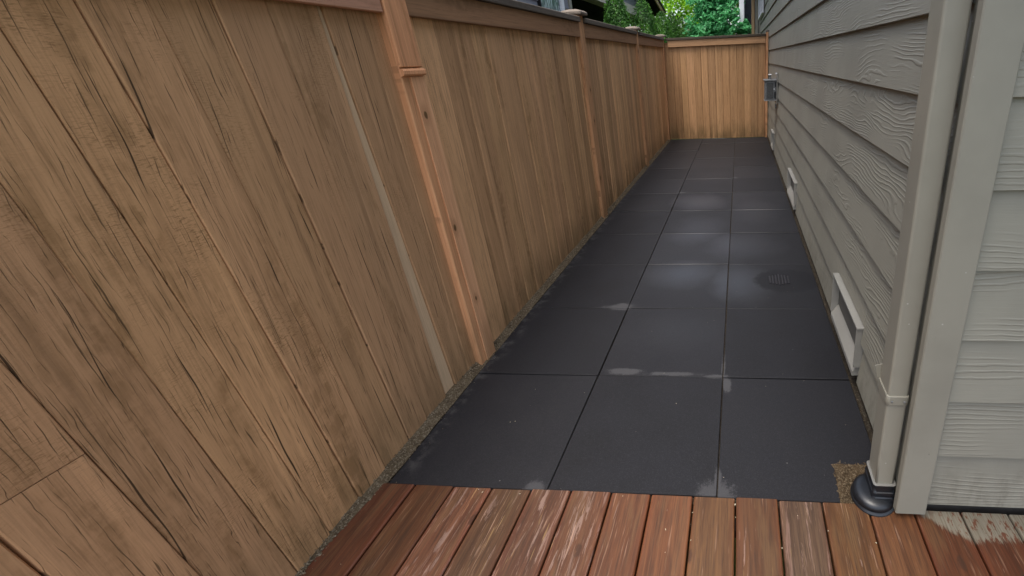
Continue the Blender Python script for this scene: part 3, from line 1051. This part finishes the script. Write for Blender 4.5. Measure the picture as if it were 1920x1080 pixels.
# ------------------------------------------------------------------ neighbour's house beyond the long fence
nh = tag(empty('neighbour_house', (-5.5, 6, 0)), 'blue grey neighbouring house with white window and cream porch beam behind the fence', 'house')
NX = -3.0
link('wall_core', MB().box(-8.5, NX - .03, -2, 7.70, -.06, 3.6).mesh('wall_core'), M_core, nh)
for k in range(17):
    z = .1 + k * .205
    plank('Y', -2, 7.66, z, M_nsiding, NX, sign=-1, parent=nh, pitch=.205)
part_box('corner_board', M_trim, nh, NX - .03, NX + .02, 7.60, 7.72, .0, 3.6, .004, color=(.8, .8, .9, 1))
for (y0, y1) in ((6.22, 7.25), (3.85, 5.22)):
    w = empty('window', (NX, (y0 + y1) / 2, 1.6))
    w.parent = nh
    w.matrix_parent_inverse = Matrix.Translation(-nh.location)
    part_box('pane', M_mottled_pane, w, NX + .004, NX + .016, y0 + .09, y1 - .11, 1.4, 3.1, 0)
    part_box('frame', M_white, w, NX - .02, NX + .05, y1 - .11, y1, 1.3, 3.2, .005)
    part_box('frame', M_dark if y0 > 5 else M_white, w, NX - .02, NX + .03, y0 + .05, y0 + .09, 1.3, 3.2, .005)
    part_box('head', M_white, w, NX - .02, NX + .05, y0, y1 - .11, 3.1, 3.2, .005)
    part_box('sill', M_white, w, NX - .02, NX + .07, y0 - .03, y1 + .03, 1.22, 1.3, .005)
# porch with a gable that faces the path
part_box('porch_beam', M_cream, nh, NX - .25, NX + .03, 7.74, 16.4, 2.69, 2.93, .006)
part_box('porch_ceiling', M_dark, nh, -8, NX - .26, 7.74, 16.4, 2.7, 2.76, 0)  # porch shade painted in as near-black ceiling and walls
part_box('porch_back_wall', M_dark, nh, -5.0, -4.9, 7.74, 16.4, 0, 2.69, 0)
part_box('porch_side_wall', M_dark, nh, -4.89, NX - .3, 7.705, 7.735, 0, 2.68, 0)
for yy in (11.9, 16.2): part_box('porch_post', M_cream, nh, NX - .2, NX - .02, yy - .1, yy + .1, 0, 2.688, .006)
link('gable_wall', MB().prism([(7.74, 2.935), (16.35, 2.935), (16.35, 3.02), (9.2, 4.35), (7.74, 4.35)], 'X', -6, NX - .05).mesh('gable_wall'), M_core, nh)
for k in range(7):
    z = 2.935 + k * .205
    ytop = 16.35 - (max(0, z + .2 - 3.02)) / (1.33 / 7.15)
    plank('Y', 7.76, min(16.3, ytop), z, M_nsiding, NX - .022, sign=-1, parent=nh, pitch=.205)
sl = 1.33 / 7.15
link('rake_soffit', MB().prism([(9.2, 4.36), (16.75, 4.36 - 7.55 * sl), (16.75, 4.44 - 7.55 * sl), (9.2, 4.44)], 'X', -6, NX + .32).mesh('rake_soffit'), M_dark, nh)
link('rake_board', MB().prism([(9.2, 4.30), (16.8, 4.30 - 7.6 * sl), (16.8, 4.46 - 7.6 * sl), (9.2, 4.46)], 'X', NX + .321, NX + .36).mesh('rake_board', .004), M_tan, nh)
link('roof', MB().prism([(7.74, 4.47), (9.2, 4.465), (16.85, 4.47 - 7.65 * sl), (16.85, 4.55 - 7.65 * sl), (9.2, 4.6), (7.74, 4.6)], 'X', -8, NX + .38).mesh('roof'), M_roof, nh)
link('roof', MB().prism([(-8.9, 3.6), (-5.7, 5.2), (-2.65, 3.6)], 'Y', -2.4, 7.73).mesh('roof'), M_roof, nh)

# house behind the end fence
rh = tag(empty('rear_house', (3, 19, 0)), 'house with shade-darkened wall and pale post half hidden by leaves beyond the end fence', 'house')
part_box('wall', plain('navy wall with painted shade', (.03, .034, .042), .8), rh, .27, 7, 13.3, 20, 0, 4.6, .01)  # shade on this wall and its eave painted in as dark colours
part_box('pale_post', M_white, rh, .10, .235, 12.3, 12.44, 0, 4.4, .01)
part_box('eave', M_dark, rh, .02, 7.4, 12.2, 13.29, 4.4, 4.6, .01)
link('roof', MB().prism([(12.0, 4.61), (16.5, 7.0), (20.4, 4.61)], 'X', -.1, 7.4).mesh('roof'), M_roof, rh)

# ------------------------------------------------------------------ foliage
def leaf_cloud(name, pts, nrm, size, shade_v, parent, mat, aspect=.55, seed=1, fold=.25):
    """one leaf per point: two triangles folded along the midrib"""
    rg = np.random.default_rng(seed)
    n = len(pts)
    nrm = nrm / np.linalg.norm(nrm, axis=1, keepdims=True)
    t = rg.normal(size=(n, 3))
    t -= (t * nrm).sum(1, keepdims=True) * nrm
    t /= np.linalg.norm(t, axis=1, keepdims=True)
    b = np.cross(nrm, t)
    s = size[:, None]
    v = np.empty((n, 4, 3))
    v[:, 0] = pts - t * s * .5
    v[:, 1] = pts + b * s * .5 * aspect + nrm * s * fold * .3
    v[:, 2] = pts + t * s * .5
    v[:, 3] = pts - b * s * .5 * aspect + nrm * s * fold * .3
    idx = (np.arange(n) * 4)[:, None]
    tri = np.concatenate([idx + np.array([0, 1, 2]), idx + np.array([0, 2, 3])], 1).reshape(-1, 3)
    me = bpy.data.meshes.new(name)
    me.vertices.add(n * 4)
    me.vertices.foreach_set('co', v.reshape(-1))
    me.loops.add(len(tri) * 3)
    me.loops.foreach_set('vertex_index', tri.reshape(-1).astype(np.int32))
    me.polygons.add(len(tri))
    me.polygons.foreach_set('loop_start', np.arange(0, len(tri) * 3, 3, dtype=np.int32))
    me.update(calc_edges=True)
    at = me.attributes.new('leaf_shade', 'FLOAT', 'POINT')
    at.data.foreach_set('value', np.repeat(shade_v, 4).astype(np.float32))
    return link(name, me, mat, parent)


def trunk(name, parent, base, top, r0, r1, mat, limbs=()):
    v, f = [], []

    def tube(p, q, a, b, n=7, seg=5, wob=.03):
        p, q = Vector(p), Vector(q)
        d = (q - p).normalized()
        e1 = d.orthogonal().normalized()
        e2 = d.cross(e1)
        k = len(v)
        for i in range(seg + 1):
            t = i / seg
            c = p.lerp(q, t) + e1 * math.sin(t * 5 + a * 40) * wob * t
            r = a + (b - a) * t
            for m in range(n):
                an = math.tau * m / n
                v.append(tuple(c + (e1 * math.cos(an) + e2 * math.sin(an)) * r))
        for i in range(seg):
            for m in range(n):
                x, y = k + i * n + m, k + i * n + (m + 1) % n
                f.append((x, y, y + n, x + n))
    tube(base, top, r0, r1)
    for (p, q, a, b) in limbs: tube(p, q, a, b, 6, 4)
    return link(name, mesh(name, v, f, True), mat, parent)


def thuja(x, y, h, r, label, seed, blunt=.0, lean=0.):
    rg = np.random.default_rng(seed)
    t = tag(empty('thuja_shrub', (x, y, 0)), label, 'shrub', 'clipped evergreen shrubs behind the fence')
    trunk('trunk', t, (x, y, -.05), (x + lean * .5, y, h * .85), .04, .01, M_bark)
    n = 30000
    u = 1 - (1 - rg.random(n)) ** .62
    z = .05 + u * (h - .05)
    zz = z / h
    R = r * np.where(zz < .25, .75 + zz, np.clip((1 - zz) / .75, 0, 1) ** (.72 - .36 * blunt))
    a = rg.uniform(0, math.tau, n)
    lump = 1 + .13 * np.sin(a * 5 + z * 7 + seed) + .10 * np.sin(a * 9 - z * 15 + seed * 2) + .06 * np.sin(a * 17 + z * 31)
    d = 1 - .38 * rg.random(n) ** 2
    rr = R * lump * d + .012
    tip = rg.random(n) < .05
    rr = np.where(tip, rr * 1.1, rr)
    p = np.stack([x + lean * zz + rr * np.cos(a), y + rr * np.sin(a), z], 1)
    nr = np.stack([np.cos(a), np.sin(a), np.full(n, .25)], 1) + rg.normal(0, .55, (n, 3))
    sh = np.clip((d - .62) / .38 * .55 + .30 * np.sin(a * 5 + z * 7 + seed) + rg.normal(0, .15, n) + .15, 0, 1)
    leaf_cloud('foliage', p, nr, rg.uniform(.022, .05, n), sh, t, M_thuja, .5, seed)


thuja(-2.06, 7.30, 2.80, .46, 'tall pointed evergreen shrub nearest to the porch behind the long fence', 11)
thuja(-2.06, 9.65, 2.70, .46, 'rounded evergreen shrub right of the tall pointed one, above the third post cap', 12, .8)
thuja(-2.0, 11.87, 2.66, .47, 'third evergreen shrub in the row, above the corner post of the fence', 13, .7)
thuja(-2.0, 13.7, 2.80, .42, 'slim fourth evergreen shrub in the row behind the fence', 14, .6)
thuja(-2.0, 15.8, 2.80, .47, 'fifth evergreen shrub in the row, second from its far end', 15, .8)
thuja(-2.0, 17.9, 2.75, .47, 'farthest evergreen shrub in the row, left of the leafy tree', 16, .8)


def tree(x, y, h, blobs, nleaf, size, mat, label, seed, aspect=.6):
    rg = np.random.default_rng(seed)
    t = tag(empty('leafy_tree', (x, y, 0)), label, 'tree')
    limbs = [((x, y, h * .3), (b[0], b[1], b[2]), .05, .012) for b in blobs]
    trunk('trunk', t, (x, y, -.06), (x, y, h * .75), .11, .03, M_bark, limbs)
    P_, N_, S_ = [], [], []
    tot = sum(b[3] * b[4] for b in blobs)
    for (bx, by, bz, br, bh) in blobs:
        n = int(nleaf * br * bh / tot)
        nc_ = max(12, int(n / 28))
        cd = rg.normal(size=(nc_, 3))
        cd /= np.linalg.norm(cd, axis=1, keepdims=True)
        cr = rg.random((nc_, 1)) ** .45
        cc = cd * cr * np.array((br, br, bh))
        csh = rg.normal(0, .16, nc_)
        k = rg.integers(0, nc_, n)
        off = rg.normal(0, 1, (n, 3)) * np.array((.13, .13, .09)) * br
        p = cc[k] + off
        P_.append(p + np.array((bx, by, bz)))
        nn = p / np.array((br, br, bh)) * .5 + rg.normal(0, .6, (n, 3)) + np.array((0, 0, .8))
        N_.append(nn)
        S_.append(np.clip(.45 + csh[k] + rg.normal(0, .2, n), 0, 1))
    P_, N_, S_ = np.concatenate(P_), np.concatenate(N_), np.concatenate(S_)
    leaf_cloud('crown', P_, N_, rg.uniform(size * .7, size * 1.3, len(P_)), S_, t, mat, aspect, seed)


tree(-.55, 12.9, 4.2, [(-.75, 12.9, 2.2, .65, .7), (-.38, 12.6, 2.4, .5, .7), (-.45, 13.0, 3.2, .62, .7), (-.9, 13.0, 3.0, .45, .5), (-.6, 13.3, 1.5, .7, .6), (.12, 12.0, 2.12, .26, .34), (.32, 12.0, 1.9, .2, .4)],
     15000, .105, M_deep, 'deep green broad leaved tree just beyond the end fence', 21)
tree(-3.4, 19.5, 5.6, [(-3.9, 19.6, 3.6, 1.7, 1.3), (-2.2, 19.2, 3.6, 1.5, 1.3), (-.9, 19.4, 3.8, 1.3, 1.2), (-3.0, 19.6, 4.9, 1.6, 1.1), (-3.2, 19.8, 2.2, 1.7, 1.1), (-1.5, 19.9, 2.4, 1.5, 1.1)],
     16000, .13, M_lime, 'bright lime green tree behind the row of evergreen shrubs', 22)
